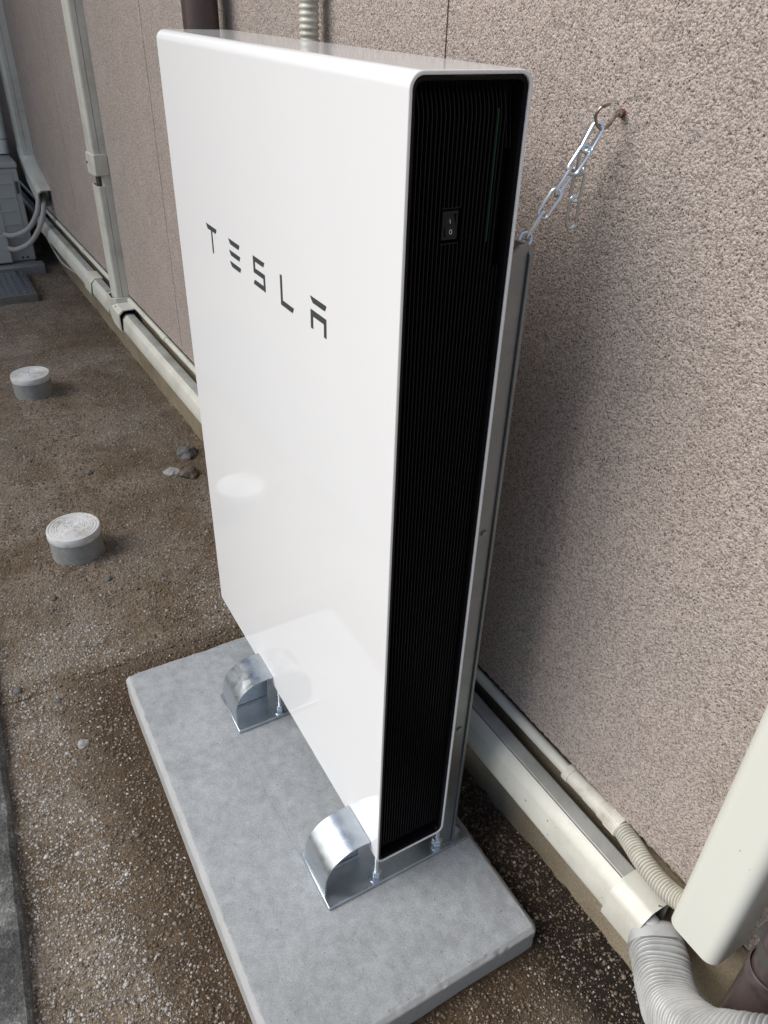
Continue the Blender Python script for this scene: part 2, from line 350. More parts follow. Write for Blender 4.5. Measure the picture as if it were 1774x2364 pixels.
# gravel grains: one uncountable mass
def grains(count, name, seed):
    rg = np.random.default_rng(seed)
    t = (1 + 5 ** 0.5) / 2
    ico = np.array([(-1, t, 0), (1, t, 0), (-1, -t, 0), (1, -t, 0), (0, -1, t), (0, 1, t), (0, -1, -t), (0, 1, -t), (t, 0, -1), (t, 0, 1), (-t, 0, -1), (-t, 0, 1)], float)
    ico /= np.linalg.norm(ico[0])
    FI = np.array([(0, 11, 5), (0, 5, 1), (0, 1, 7), (0, 7, 10), (0, 10, 11), (1, 5, 9), (5, 11, 4), (11, 10, 2), (10, 7, 6), (7, 1, 8), (3, 9, 4), (3, 4, 2), (3, 2, 6), (3, 6, 8), (3, 8, 9), (4, 9, 5), (2, 4, 11), (6, 2, 10), (8, 6, 7), (9, 8, 1)])
    octa = np.array([(1, 0, 0), (-1, 0, 0), (0, 1, 0), (0, -1, 0), (0, 0, 1), (0, 0, -1)], float)
    FO = np.array([(0, 2, 4), (2, 1, 4), (1, 3, 4), (3, 0, 4), (2, 0, 5), (1, 2, 5), (3, 1, 5), (0, 3, 5)])
    pos = []; tone = []; size = []
    while len(pos) < count:
        u = rg.random()
        x = 0.75 - 4.8 * u ** 1.75; y = rg.uniform(-0.62, 0.335)
        if -0.70 < x < 0.195 and -0.262 < y < 0.211: continue
        d = max(abs(x + 0.254) - 0.44, abs(y + 0.026) - 0.23)
        nz = noise.noise(Vector((x * 3.2, y * 3.2, 9.0))) + 0.5 * noise.noise(Vector((x * 9, y * 9, 2.0)))
        grit = 0.5 + 0.95 * nz + (0.60 if y < -0.27 and x > -1.2 else 0)     # share of clean grit
        if d < 0.11 + 0.08 * nz: grit *= 0.16
        near_r = x > 0.1 and y > -0.3
        if near_r: grit = 0.15
        if y > 0.2: grit *= 0.3
        clod = rg.random() > max(grit, 0.06)
        if clod and rg.random() > 0.50: continue
        s = 0.0010 + 0.0022 * rg.random() ** 2.4
        if clod: s *= 1.25
        if rg.random() < 0.010: s *= 1.9
        if near_r: s *= 0.8
        pos.append((x, y, gh(x, y) + s * 0.10)); size.append(s)
        tone.append(min(max(rg.normal(0.10, 0.10), 0), 1) if clod else min(max(rg.normal(0.52 if x > -1.0 else 0.36, 0.25 if x > -1.0 else 0.17), 0), 1))
    pos = np.array(pos); size = np.array(size); tone = np.array(tone)
    big = size > 0.0019; Vs = []; Fs = []; Ts = []; off = 0
    for sel, base, F in ((big, ico, FI), (~big, octa, FO)):
        P = pos[sel]; Z = size[sel]; N = len(P); nv = len(base)
        q = rg.normal(size=(N, 4)); q /= np.linalg.norm(q, axis=1)[:, None]
        w, x, y, z = q.T
        Rm = np.stack([1 - 2 * (y * y + z * z), 2 * (x * y - z * w), 2 * (x * z + y * w), 2 * (x * y + z * w), 1 - 2 * (x * x + z * z), 2 * (y * z - x * w), 2 * (x * z - y * w), 2 * (y * z + x * w), 1 - 2 * (x * x + y * y)], 1).reshape(N, 3, 3)
        sc = rg.uniform(0.55, 1.4, size=(N, 1, 3))
        V = base[None] * sc * (1 + rg.uniform(-0.2, 0.2, size=(N, nv, 1)))
        V = np.einsum('nij,nkj->nki', Rm, V) * Z[:, None, None]
        V[:, :, 2] *= 0.75
        V = V + P[:, None, :]
        Vs.append(V.reshape(-1, 3)); Fs.append((F[None] + (np.arange(N) * nv)[:, None, None]).reshape(-1, 3) + off); off += N * nv
        Ts.append(np.repeat(tone[sel], len(F)))
    V = np.concatenate(Vs); Fa = np.concatenate(Fs); T_ = np.concatenate(Ts)
    me = bpy.data.meshes.new(name)
    me.vertices.add(len(V)); me.vertices.foreach_set('co', V.astype(np.float32).ravel())
    me.loops.add(len(Fa) * 3); me.loops.foreach_set('vertex_index', Fa.astype(np.int32).ravel())
    me.polygons.add(len(Fa)); me.polygons.foreach_set('loop_start', np.arange(0, len(Fa) * 3, 3, dtype=np.int32))
    me.polygons.foreach_set('loop_total', np.full(len(Fa), 3, dtype=np.int32))
    me.update(calc_edges=True)
    a = me.attributes.new('tone', 'FLOAT', 'FACE'); a.data.foreach_set('value', T_.astype(np.float32))
    me.materials.append(MT['peb'])
    o = bpy.data.objects.new(name, me); C.objects.link(o)
    tag(o, 'loose grey and beige gravel grains scattered over the brown soil', 'gravel', kind='stuff')
grains(190000, 'gravel', 3)

# ------------------------------------------------------------------ house wall
w = empty('house_wall', M=WALL_M)
tag(w, 'pinkish beige rough stucco house wall on a low mortar foundation', 'wall')
b = MB(); b.box(-12, 6, 0, 0.4, -0.5, 0.16); b.build('foundation', MT['found'], w)
ST = -0.013
joints = [-12, -6.16, -4.715, -3.27, -1.83, -0.385, 1.06, 2.5, 6]
rgw = random.Random(5)
for a0, a1 in zip(joints, joints[1:]):
    b = MB()
    # ragged lower edge of the sprayed coat
    n = max(int((a1 - a0) / 0.006), 2) if a0 > -5 and a1 < 2 else 2
    x0, x1 = a0 + 0.0019, a1 - 0.0019
    rings = []
    for i in range(n + 1):
        x = x0 + (x1 - x0) * i / n
        j = 0.0022 * noise.noise(Vector((x * 140, 0, 0))) if n > 2 else 0
        rings.append([(x, ST, 6.0), (x, ST, 0.187), (x, ST + 0.002 + j, 0.1815 + j), (x, 0.0, 0.1815 + j), (x, 0.0, 6.0)])
    b.loft(rings); b.build('stucco_panel', MT['stucco'], w, smooth=30)
for jx in joints[1:-1]:
    b = MB(); b.box(jx - 0.006, jx + 0.006, ST + 0.0045, -0.001, 0.188, 6.0); b.build('joint_sealant', MT['rail'], w)
b = MB(); b.box(-12, 6, 0.012, 0.4, 0.161, 6.0); b.build('wall_core', MT['found'], w)
b = MB(); b.box(-12, 6, -0.42, 0.4, 6.0, 6.15); b.build('eave', MT['cream'], w)

# added house-shaped blocker, out of view, to shade the air conditioner corner
nb = empty('light_blocker', (-8, -1.45, GZ)); tag(nb, 'unseen grey block added across the yard to shade the far left corner', 'light blocker')
b = MB(); b.box(-5, 4.05, -4.0, 0, -0.1, 5.2); b.build('wall', MT['block'], nb)  # body of the added, unseen blocker
b = MB(); b.box(-5.3, 4.25, -4.3, 0.35, 5.2, 5.4); b.build('blocker_top', MT['rail'], nb)

# ================================================================== CONCRETE BASE
def slab():
    x0, x1, y0, y1, z0, z1 = -0.695, 0.190, -0.256, 0.205, -0.160, -0.067
    bm = bmesh.new(); bmesh.ops.create_cube(bm, size=1)
    for v in bm.verts: v.co = Vector(((x0 + x1) / 2 + v.co.x * (x1 - x0), (y0 + y1) / 2 + v.co.y * (y1 - y0), (z0 + z1) / 2 + v.co.z * (z1 - z0)))
    ed = [e for e in bm.edges if sum(v.co.z > z1 - 1e-4 for v in e.verts) == 2]
    bmesh.ops.bevel(bm, geom=ed + [e for e in bm.edges if abs(e.verts[0].co.z - e.verts[1].co.z) > 0.01], offset=0.0085, segments=1, affect='EDGES', profile=0.5)
    for it in range(7):
        long = [e for e in bm.edges if e.calc_length() > 0.0048]
        if not long: break
        bmesh.ops.subdivide_edges(bm, edges=long, cuts=1, use_grid_fill=True)
        if len(bm.verts) > 150000: break
    for v in bm.verts:
        c = v.co
        de = sorted([min(c.x - x0, x1 - c.x), min(c.y - y0, y1 - c.y), z1 - c.z])
        e = de[0] + de[1]
        k = max(0.0, 1 - e / 0.016)
        nn = noise.noise(c * 90) * 0.5 + noise.noise(c * 230) * 0.5
        chip = max(0.0, noise.noise(c * 85 + Vector((3, 1, 9))) - 0.22) * 0.011 + max(0.0, noise.noise(c * 24) - 0.35) * 0.010
        d = k * (0.0009 * nn - chip)
        v.co += v.normal * d if v.normal.length > 0 else Vector()
    me = bpy.data.meshes.new('slab'); bm.to_mesh(me); bm.free(); me.materials.append(MT['slab'])
    o = bpy.data.objects.new('concrete_base', me); C.objects.link(o)
    finish(o, 50)
    tag(o, 'pale grey concrete slab lying on the soil under the white battery cabinet', 'concrete slab')
    return o
slab()
# lighter worn rim of the slab
def worn():
    t = MT['slab'].node_tree
    b_ = t.nodes['Principled BSDF']; src = b_.inputs['Base Color'].links[0].from_socket
    tc = t.nodes.new('ShaderNodeTexCoord'); sp = t.nodes.new('ShaderNodeSeparateXYZ'); t.links.new(tc.outputs['Object'], sp.inputs[0])
    def M(op, a, c):
        n_ = t.nodes.new('ShaderNodeMath'); n_.operation = op
        for s_, v in ((n_.inputs[0], a), (n_.inputs[1], c)):
            if hasattr(v, 'is_linked'): t.links.new(v, s_)
            else: s_.default_value = v
        return n_.outputs[0]
    dx = M('SUBTRACT', M('ABSOLUTE', M('SUBTRACT', sp.outputs[0], -0.2525), 0), 0.4425)
    dy = M('SUBTRACT', M('ABSOLUTE', M('SUBTRACT', sp.outputs[1], -0.0255), 0), 0.2305)
    nz = t.nodes.new('ShaderNodeTexNoise'); nz.inputs['Scale'].default_value = 38; nz.inputs['Detail'].default_value = 5
    t.links.new(tc.outputs['Object'], nz.inputs['Vector'])
    d = M('ADD', M('MAXIMUM', dx, dy), M('MULTIPLY', M('SUBTRACT', nz.outputs['Fac'], 0.5), 0.010))
    r = t.nodes.new('ShaderNodeValToRGB'); r.color_ramp.elements[0].position = 0.0; r.color_ramp.elements[1].position = 1.0
    mr = t.nodes.new('ShaderNodeMapRange'); mr.inputs['From Min'].default_value = -0.0105; mr.inputs['From Max'].default_value = -0.0085
    t.links.new(d, mr.inputs['Value'])
    mr.inputs['To Max'].default_value = 0.55
    mx = t.nodes.new('ShaderNodeMix'); mx.data_type = 'RGBA'; t.links.new(mr.outputs[0], mx.inputs[0]); t.links.new(src, mx.inputs[6])
    mx.inputs[7].default_value = (0.43, 0.42, 0.395, 1); t.links.new(mx.outputs[2], b_.inputs['Base Color'])
worn()
def hairline():      # scribed setting-out line and hairline cracks in the slab surface
    t = MT['slab'].node_tree; b_ = t.nodes['Principled BSDF']; src = b_.inputs['Base Color'].links[0].from_socket
    tc = t.nodes.new('ShaderNodeTexCoord'); sp = t.nodes.new('ShaderNodeSeparateXYZ'); t.links.new(tc.outputs['Object'], sp.inputs[0])
    nz = t.nodes.new('ShaderNodeTexNoise'); nz.inputs['Scale'].default_value = 14; nz.inputs['Detail'].default_value = 4; t.links.new(tc.outputs['Object'], nz.inputs['Vector'])
    def M(op, a, c):
        n_ = t.nodes.new('ShaderNodeMath'); n_.operation = op
        for s_, v in ((n_.inputs[0], a), (n_.inputs[1], c)):
            if hasattr(v, 'is_linked'): t.links.new(v, s_)
            else: s_.default_value = v
        return n_.outputs[0]
    d = M('ABSOLUTE', M('ADD', M('ADD', sp.outputs[1], 0.092), M('MULTIPLY', M('SUBTRACT', nz.outputs['Fac'], 0.5), 0.014)), 0)
    f = M('MULTIPLY', M('LESS_THAN', d, 0.0007), M('LESS_THAN', sp.outputs[0], -0.10))
    mx = t.nodes.new('ShaderNodeMix'); mx.data_type = 'RGBA'; t.links.new(M('MULTIPLY', f, 0.25), mx.inputs[0]); t.links.new(src, mx.inputs[6])
    mx.inputs[7].default_value = (0.12, 0.12, 0.12, 1); t.links.new(mx.outputs[2], b_.inputs['Base Color'])
hairline()

# ================================================================== BATTERY CABINET
W_, D_, H_ = 0.7584, 0.1318, 1.150
bat = empty('battery_cabinet', (0, 0, 0))
tag(bat, 'tall flat glossy white home battery cabinet with black ribbed side and dark lettering', 'battery')
ro = 0.0140; th = 0.0038
def ring(inset, x): return [(x, p[0], p[1]) for p in rrect(inset, D_ - inset, inset, H_ - inset, max(ro - inset * 0.8, 0.002))]
b = MB()
b.loft([ring(0.030, -W_ + 0.02), ring(th, -W_ + 0.02), ring(th, -W_ + 0.0008), ring(th - 0.0008, -W_), ring(0.0012, -W_), ring(0, -W_ + 0.0012), ring(0, -0.0012), ring(0.0003, -0.0004), ring(0.0012, 0), ring(th - 0.0008, 0), ring(th, -0.0008), ring(th, -0.02), ring(0.030, -0.02)], True, False)
cs = b.build('casing', MT['white'], bat, smooth=50)
wm = cs.modifiers.new('weighted', 'WEIGHTED_NORMAL'); wm.keep_sharp = True; wm.weight = 100
for side in (1,):
    b = MB()
    X = lambda d: -d
    b.loft([ring(th + 0.0002, -0.019), ring(th + 0.0002, -0.0022), ring(th + 0.0010, -0.0016), ring(0.0065, -0.0020), ring(0.0082, -0.0032), ring(0.0090, -0.006), ring(0.0092, -0.019)], True, False)
    b.build('side_bezel', MT['black'], bat)
    b = MB(); b.prism(rrect(0.0088, D_ - 0.0088, 0.0088, H_ - 0.0088, 0.0060), -0.024, -0.0185, 'x'); b.build('recess_panel', MT['void'], bat)
    b = MB()
    SZ0, SZ1 = 1.0025, 1.0355
    def rib(y, z0, z1, c0, c1):
        hw = 0.00055; pts = []
        N = 10
        def cur(z):
            d = 0.0080
            if c1 and z > z1 - 0.03: d = 0.0080 + 0.0100 * ((z - (z1 - 0.03)) / 0.03) ** 2
            if c0 and z < z0 + 0.03: d = 0.0080 + 0.0100 * (((z0 + 0.03) - z) / 0.03) ** 2
            return -d
        zz = [z0 + 0.03 * i / N for i in range(N + 1)] + [z1 - 0.03 + 0.03 * i / N for i in range(N + 1)] if (z1 - z0) > 0.07 else [z0, z1]
        b.loft([[(cur(z), y - hw, z), (cur(z), y + hw, z), (-0.0184, y + hw, z), (-0.0184, y - hw, z)] for z in zz])
    ny_ = 24
    for i in range(ny_):
        y = 0.0112 + i * 0.0047
        if 0.0465 < y < 0.068:
            rib(y, 0.0105, SZ0, True, False); rib(y, SZ1, H_ - 0.0105, False, True)
        elif y > 0.1105: rib(y, 0.0125, 0.975, True, False); rib(y, 1.085, H_ - 0.0125, False, True)
        else: rib(y, 0.0105, H_ - 0.0105, True, True)
    b.box(-0.0184, -0.0078, 0.0470, 0.0677, SZ1 - 0.0007, SZ1 + 0.0005)
    b.box(-0.0184, -0.0078, 0.0470, 0.0677, SZ0 - 0.0005, SZ0 + 0.0007)
    b.build('side_grille', MT['rib'], bat, smooth=None)
# status light line and door panel
b = MB(); b.box(-0.0184, -0.0083, 0.1022, 0.1026, 1.00, 1.118); b.build('status_light', MT['led'], bat, smooth=None)
b = MB(); b.box(-0.0184, -0.0150, 0.1065, 0.1168, 0.978, 1.082); b.build('service_door', MT['black'], bat, bevel=0.0006)
b = MB(); b.box(-0.006, -0.0016, 0.047, 0.078, H_ - 0.0052, H_ - th - 0.0004); b.build('top_latch', MT['switch'], bat)
# switch
b = MB()
y0, y1, z0, z1 = 0.0485, 0.0668, 1.0055, 1.0330
b.loft([[(-0.0184, y0, z0), (-0.0184, y1, z0), (-0.0184, y1, z1), (-0.0184, y0, z1)], [(-0.0095, y0, z0), (-0.0095, y1, z0), (-0.0095, y1, z1), (-0.0095, y0, z1)],
        [(-0.0088, y0 + .0008, z0 + .0008), (-0.0088, y1 - .0008, z0 + .0008), (-0.0088, y1 - .0008, z1 - .0008), (-0.0088, y0 + .0008, z1 - .0008)],
        [(-0.0088, y0 + .0028, z0 + .0033), (-0.0088, y1 - .0028, z0 + .0033), (-0.0088, y1 - .0028, z1 - .0033), (-0.0088, y0 + .0028, z1 - .0033)],
        [(-0.015, y0 + .0028, z0 + .0033), (-0.015, y1 - .0028, z0 + .0033), (-0.015, y1 - .0028, z1 - .0033), (-0.015, y0 + .0028, z1 - .0033)]], True, True)
swf = b.build('switch_frame', MT['switch'], bat, smooth=None)
b = MB(); ya, yb = y0 + 0.0032, y1 - 0.0032; za, zb = z0 + 0.0037, z1 - 0.0037; zm = (za + zb) / 2 - 0.001
b.loft([[(-0.0150, y, za), (-0.0066, y, za + 0.0002), (-0.0082, y, zm), (-0.0112, y, zb), (-0.0150, y, zb)] for y in (ya, yb)])
rk = b.build('rocker', MT['switch'], swf, bevel=0.0004)
# marks lie on the two rocker slopes
def on_rocker(z): return (-0.0082 + (-0.0112 + 0.0082) * (z - zm) / (zb - zm)) if z > zm else (-0.0066 + (-0.0082 + 0.0066) * (z - za) / (zm - za))
b = MB(); yc = (ya + yb) / 2
zc = zm + 0.0048
b.add([(on_rocker(z) + 0.0003, y, z) for z in (zc - 0.0019, zc + 0.0019) for y in (yc - 0.0003, yc + 0.0003)], [(0, 1, 3, 2)])
zc = za + 0.0045; N = 28; v = []; f = []
for i in range(N):
    a = 2 * math.pi * i / N
    for r in (1.0, 0.70): v.append((on_rocker(zc + 0.0022 * r * math.sin(a)) + 0.0003, yc + 0.0017 * r * math.cos(a), zc + 0.0022 * r * math.sin(a)))
    f.append((2 * i, 2 * i + 1, (2 * i + 3) % (2 * N), (2 * i + 2) % (2 * N)))
b.add(v, f); b.build('switch_mark', MT['mark'], swf, smooth=None)
# lettering
def bar(x0, x1, z1, h=0.0072, cl=0.007, cr=0.0045):
    pts = [(x0, z1)]
    pts += [(x1, z1)]
    for t in (0.35, 0.7, 1.0): pts.append((x1 - cr * t ** 1.6, z1 - h * t))
    for t in (1.0, 0.7, 0.35): pts.append((x0 + cl * t ** 1.5, z1 - h * t))
    return pts
def letter(polys):
    b = MB()
    for P in polys: b.prism(P, -0.0005, -0.00002, 'y')
    b.build('letter', MT['letter'], bat, smooth=None)
Z1, Z0 = 0.8995, 0.8585
T = [(-.595, Z1), (-.547, Z1), (-.5485, .8965), (-.5525, .8922), (-.5685, .8922), (-.5685, Z0 + .0008), (-.5695, Z0), (-.5738, Z0), (-.5738, .8922), (-.5885, .8922), (-.5925, .8958)]
letter([T])
letter([bar(-.494, -.4495, Z1), bar(-.494, -.4495, .8832), bar(-.494, -.4495, .8668)])
S_ = [(-.397, Z1), (-.3555, Z1), (-.357, .8960), (-.3605, .8925), (-.3905, .8925), (-.3905, .8832), (-.3555, .8832), (-.3555, .8595), (-.399, .8595), (-.3975, .8630), (-.394, .8665), (-.3615, .8665), (-.3615, .8762), (-.397, .8762)]
letter([S_])
L_ = [(-.302, Z1), (-.296, Z1), (-.296, .8668), (-.2610, .8668), (-.2622, .8635), (-.2655, .8595), (-.302, .8595)]
letter([L_])
letter([bar(-.209, -.165, Z1), [(-.209, .8832), (-.1655, .8832), (-.1655, .8595), (-.1720, .8595), (-.1720, .8755), (-.2025, .8755), (-.2025, .8595), (-.209, .8595)]])

# ================================================================== STEEL STAND
st = empty('steel_stand', (0, 0, -0.072))
st.location = (0, 0, -0.067)
tag(st, 'galvanised steel stand with two arched hood feet and rear posts carrying the battery', 'stand')
SO = Vector((0, 0, -0.072))
def sbuild(b, name, m, **k):
    b.v = [(p[0], p[1], p[2] + 0.072) for p in b.v]
    return b.build(name, m, st, **k)
def arch_y(a):   # quarter ellipse from the front edge up to the cabinet
    return (-0.018 - 0.0675 * math.cos(a), -0.030 + 0.0615 * math.sin(a))
for ox in (0.0, -0.419):
    b = MB(); b.box(ox - 0.116, ox + 0.0, -0.089, 0.189, -0.0718, -0.0640); sbuild(b, 'base_plate', MT['zinc'], bevel=0.0012)
    out = [(-0.0865, -0.0638), (-0.0862, -0.045)] + [arch_y(R(90 * i / 14)) for i in range(15)] + [(-0.0012, 0.0314)]
    inn = [(y + 0.0028 * math.cos(R(90 * min(max(i - 2, 0), 14) / 14)), z - 0.0028 * math.sin(R(90 * min(max(i - 2, 0), 14) / 14))) for i, (y, z) in enumerate(out)]
    b = MB(); xa, xb = ox - 0.100, ox - 0.0215
    b.prism(out + inn[::-1], xa, xb, 'x'); sbuild(b, 'foot_hood', MT['zinc'], bevel=0.0004, smooth=30)
    b = MB(); web = [(-0.0835, -0.0638)] + [(y + 0.0034, z - 0.0034) for y, z in out[1:]] + [(-0.002, -0.0638)]
    b.prism(web, ox - 0.066, ox - 0.062, 'x'); wb = sbuild(b, 'gusset', MT['zinc'])
    b = MB()
    for i in range(26):       # rough weld bead along the gusset foot
        y = -0.080 + i * 0.0030; r = 0.0022 + 0.0008 * random.random()
        b.tube([(ox - 0.0605, y, -0.0635), (ox - 0.0605, y + 0.0026, -0.0635)], r, 7)
    sbuild(b, 'weld_bead', MT['weld'])
    # rear post: web facing the near end and a rear flange
    px = ox - 0.010
    b = MB(); b.prism([(0.1330, -0.0638), (0.1600, -0.0638), (0.1600, 0.985), (0.150, 0.985), (0.1325, 0.972)], px - 0.005, px, 'x')
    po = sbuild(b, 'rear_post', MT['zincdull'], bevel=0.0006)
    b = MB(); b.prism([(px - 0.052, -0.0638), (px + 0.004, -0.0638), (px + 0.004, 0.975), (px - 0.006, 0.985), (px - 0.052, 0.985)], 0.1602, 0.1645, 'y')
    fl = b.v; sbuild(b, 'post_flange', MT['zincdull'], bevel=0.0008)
    for z in (0.62, 0.24):
        b = MB()
        for r, dx in ((0.0060, 0.0008), (0.0042, 0.0022)):
            b.loft([[(px + t, 0.148 + r * math.cos(2 * math.pi * i / 16), z + r * math.sin(2 * math.pi * i / 16)) for i in range(16)] for t in (-0.001, dx)])
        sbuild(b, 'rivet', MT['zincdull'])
    b = MB(); b.prism([(0.1650, -0.0638), (0.1870, -0.0638), (0.1650, -0.030)], px - 0.012, px - 0.008, 'x'); sbuild(b, 'brace', MT['zinc'])
    for y in (0.0075, 0.1320):
        cx = ox - 0.0135
        b = MB(); b.lathe([(0.0042, -0.0640), (0.0042, 0.0000)], (cx, y), 16)
        nu = sbuild(b, 'levelling_bolt', MT['chrome'])
        b = MB(); b.lathe([(0.0135, -0.0638), (0.0135, -0.0618)], (cx, y), 28)
        b.build('washer', MT['zinc'], nu, smooth=30)
        o = C.objects[-1] if False else None
        b = MB()
        for za_, zb_ in ((-0.0617, -0.0535), (-0.0530, -0.0450)):
            b.lathe([(0.0085, za_), (0.0097, za_ + 0.001), (0.0097, zb_ - 0.001), (0.0085, zb_)], (cx, y), 6)
        b.build('nut', MT['chrome'], nu, bevel=0.0004, smooth=20)
        for ch in nu.children:
            for vx in ch.data.vertices: vx.co.z += 0.072
for z in (0.30, 0.80):
    b = MB(); b.box(-0.72, -0.02, 0.1649, 0.1680, z, z + 0.04)
    sbuild(b, 'cross_bar', MT['zinc'], bevel=0.0006)

# ================================================================== HOOK AND CHAIN
hk = empty('wall_hook', (-0.048, 0.302, 1.104))
tag(hk, 'open tarnished metal screw hook fixed in the stucco and holding the chain', 'hook')
def lb(b, root, name, m, **k):
    L = root.location; b.v = [(p[0] - L[0], p[1] - L[1], p[2] - L[2]) for p in b.v]
    return b.build(name, m, root, **k)
hp = [(-0.0481, 0.300, 1.1042), (-0.0440, 0.289, 1.1050), (-0.0412, 0.280, 1.1020), (-0.0389, 0.271, 1.0942), (-0.0385, 0.262, 1.0916), (-0.0400, 0.256, 1.0950), (-0.0399, 0.252, 1.1013), (-0.0378, 0.250, 1.1060), (-0.0352, 0.252, 1.1120), (-0.0341, 0.257, 1.1138), (-0.0344, 0.263, 1.1151)]
b = MB(); b.tube(spline(hp, 5), 0.00165, 10); lb(b, hk, 'hook_wire', MT['hook'])
b = MB(); b.tube([(-0.0430, 0.2865, 1.1050), (-0.0455, 0.2915, 1.1048)], 0.0038, 12); lb(b, hk, 'collar', MT['hook'])
b = MB(); b.tube([(-0.0456, 0.2920, 1.1047), (-0.0480, 0.2985, 1.1042)], 0.0045, 14); lb(b, hk, 'anchor_sleeve', MT['rust'])
ch = empty('chain', (-0.05, 0.22, 1.02))
tag(ch, 'short bright zinc link chain from the wall hook to the stand with a dangling tail', 'chain')
def link(a, c, up, r=0.0019, hw=0.0057):
    a, c = Vector(a), Vector(c); ax = (c - a).normalized(); mid = (a + c) / 2; hl = (c - a).length / 2 + r * 0.6
    u = (Vector(up) - ax * Vector(up).dot(ax)).normalized()
    P = []
    for i in range(9): t = R(-90 + 180 * i / 8); P.append(mid + ax * (hl - hw + hw * math.cos(t)) + u * hw * math.sin(t))
    for i in range(9): t = R(90 + 180 * i / 8); P.append(mid + ax * (-(hl - hw) + hw * math.cos(t)) + u * hw * math.sin(t))
    b = MB(); b.tube(P, r, 8, closed=True)
    return lb(b, ch, 'chain_link', MT['chrome'])
view = Vector((0.62, -0.38, 1.2)) - Vector((-0.05, 0.22, 1.02))
side = Vector((0.7, 0.3, 0.2)); fac = view.cross(Vector((0, 0.5, 0.8))).normalized()
CH = [((-0.0410, 0.2600, 1.0958), (-0.0420, 0.2470, 1.0705)), ((-0.0418, 0.2490, 1.0745), (-0.0430, 0.2325, 1.0500)), ((-0.0432, 0.2345, 1.0535), (-0.0450, 0.2185, 1.0290)),
      ((-0.0452, 0.2205, 1.0325), (-0.0480, 0.2040, 1.0065)), ((-0.0480, 0.2060, 1.0100), (-0.0510, 0.1900, 0.9850)), ((-0.0515, 0.1920, 0.9885), (-0.0500, 0.1755, 0.9620)), ((-0.0500, 0.1770, 0.9660), (-0.0440, 0.1660, 0.9400))]
for i, (a, c) in enumerate(CH):
    link(a, c, fac if i in (0, 1, 3, 5) else (view * 0.9 + fac * 0.45 if i in (2, 6) else view + fac * 0.12))
TL = [((-0.0470, 0.2640, 1.0950), (-0.0600, 0.2600, 1.0690)), ((-0.0605, 0.2620, 1.0720), (-0.0644, 0.2650, 1.0430)), ((-0.0655, 0.2660, 1.0460), (-0.0680, 0.2670, 1.0150)), ((-0.0690, 0.2680, 1.0180), (-0.0704, 0.2700, 0.9850))]
for i, (a, c) in enumerate(TL): link(a, c, (fac, view * 0.8 + fac * 0.6, fac, fac * 0.8 + view * 0.4)[i], 0.0019)

# ================================================================== RACEWAYS, PIPES ON THE WALL (wall frame)
def wobj(name, label, cat, group=None):
    o = empty(name, M=WALL_M); tag(o, label, cat, group); return o
COV = [(-0.0545, 0.0620), (-0.0670, 0.0635), (-0.0735, 0.0710), (-0.0750, 0.0770), (-0.0705, 0.1170), (-0.0690, 0.1200), (-0.0665, 0.1230), (-0.0560, 0.1345), (-0.0545, 0.1350), (-0.0545, 0.128), (-0.062, 0.118), (-0.066, 0.078), (-0.0545, 0.070)]
BAS = [(-0.0520, 0.1280), (-0.0520, 0.1342), (-0.0508, 0.1355), (-0.0270, 0.1330), (-0.0235, 0.1300), (-0.0235, 0.062), (-0.0530, 0.062)]
def raceway_h(x0, x1, label, group):
    o = wobj('cable_raceway', label, 'raceway', group)
    b = MB(); b.prism(COV, x0, x1, 'x'); b.build('cover', MT['cream'], o, smooth=30)
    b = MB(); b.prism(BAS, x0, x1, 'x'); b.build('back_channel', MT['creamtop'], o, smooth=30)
    b = MB(); b.box(x0 + 0.005, x1 - 0.03, -0.0235, -0.0005, 0.066, 0.076); b.build('mounting_rail', MT['cream'], o)
    return o
GR = 'cream cable raceways on the house wall'
raceway_h(-2.41, 0.272, 'long dusty cream raceway running low along the foundation behind the battery cabinet', GR)
raceway_h(-7.0, -2.62, 'cream raceway low on the foundation running back towards the air conditioner', GR)
def grow(P, g):
    cy = sum(p[0] for p in P) / len(P); cz = sum(p[1] for p in P) / len(P)
    return P
OUT = [(-0.0215, 0.0560), (-0.0680, 0.0560), (-0.0810, 0.0700), (-0.0820, 0.0750), (-0.0765, 0.1180), (-0.0755, 0.1220), (-0.0725, 0.1255), (-0.0590, 0.1370), (-0.0540, 0.1385), (-0.0215, 0.1365)]
INN = [(-0.0230, 0.0580), (-0.0670, 0.0580), (-0.0785, 0.0708), (-0.0795, 0.0750), (-0.0742, 0.1178), (-0.0732, 0.1210), (-0.0710, 0.1238), (-0.0580, 0.1348), (-0.0535, 0.1362), (-0.0230, 0.1342)]
c = wobj('raceway_coupling', 'yellowish open ended coupling sleeve at the near end of the long raceway', 'coupling')
b = MB()
def sleeve(b, x0, x1):
    rr = []
    for P, x in ((INN, x0), (OUT, x0), (OUT, x1), (INN, x1), (INN, x0)): rr.append([(x, p[0], p[1]) for p in P])
    b.loft(rr, True, False)
sleeve(b, 0.262, 0.3225); b.build('sleeve', MT['cream'], c, smooth=28)
c = wobj('raceway_coupling', 'small far coupling sleeve on the low raceway just before the tee', 'coupling')
b = MB(); sleeve(b, -3.02, -2.90); b.build('sleeve', MT['cream'], c, smooth=28)

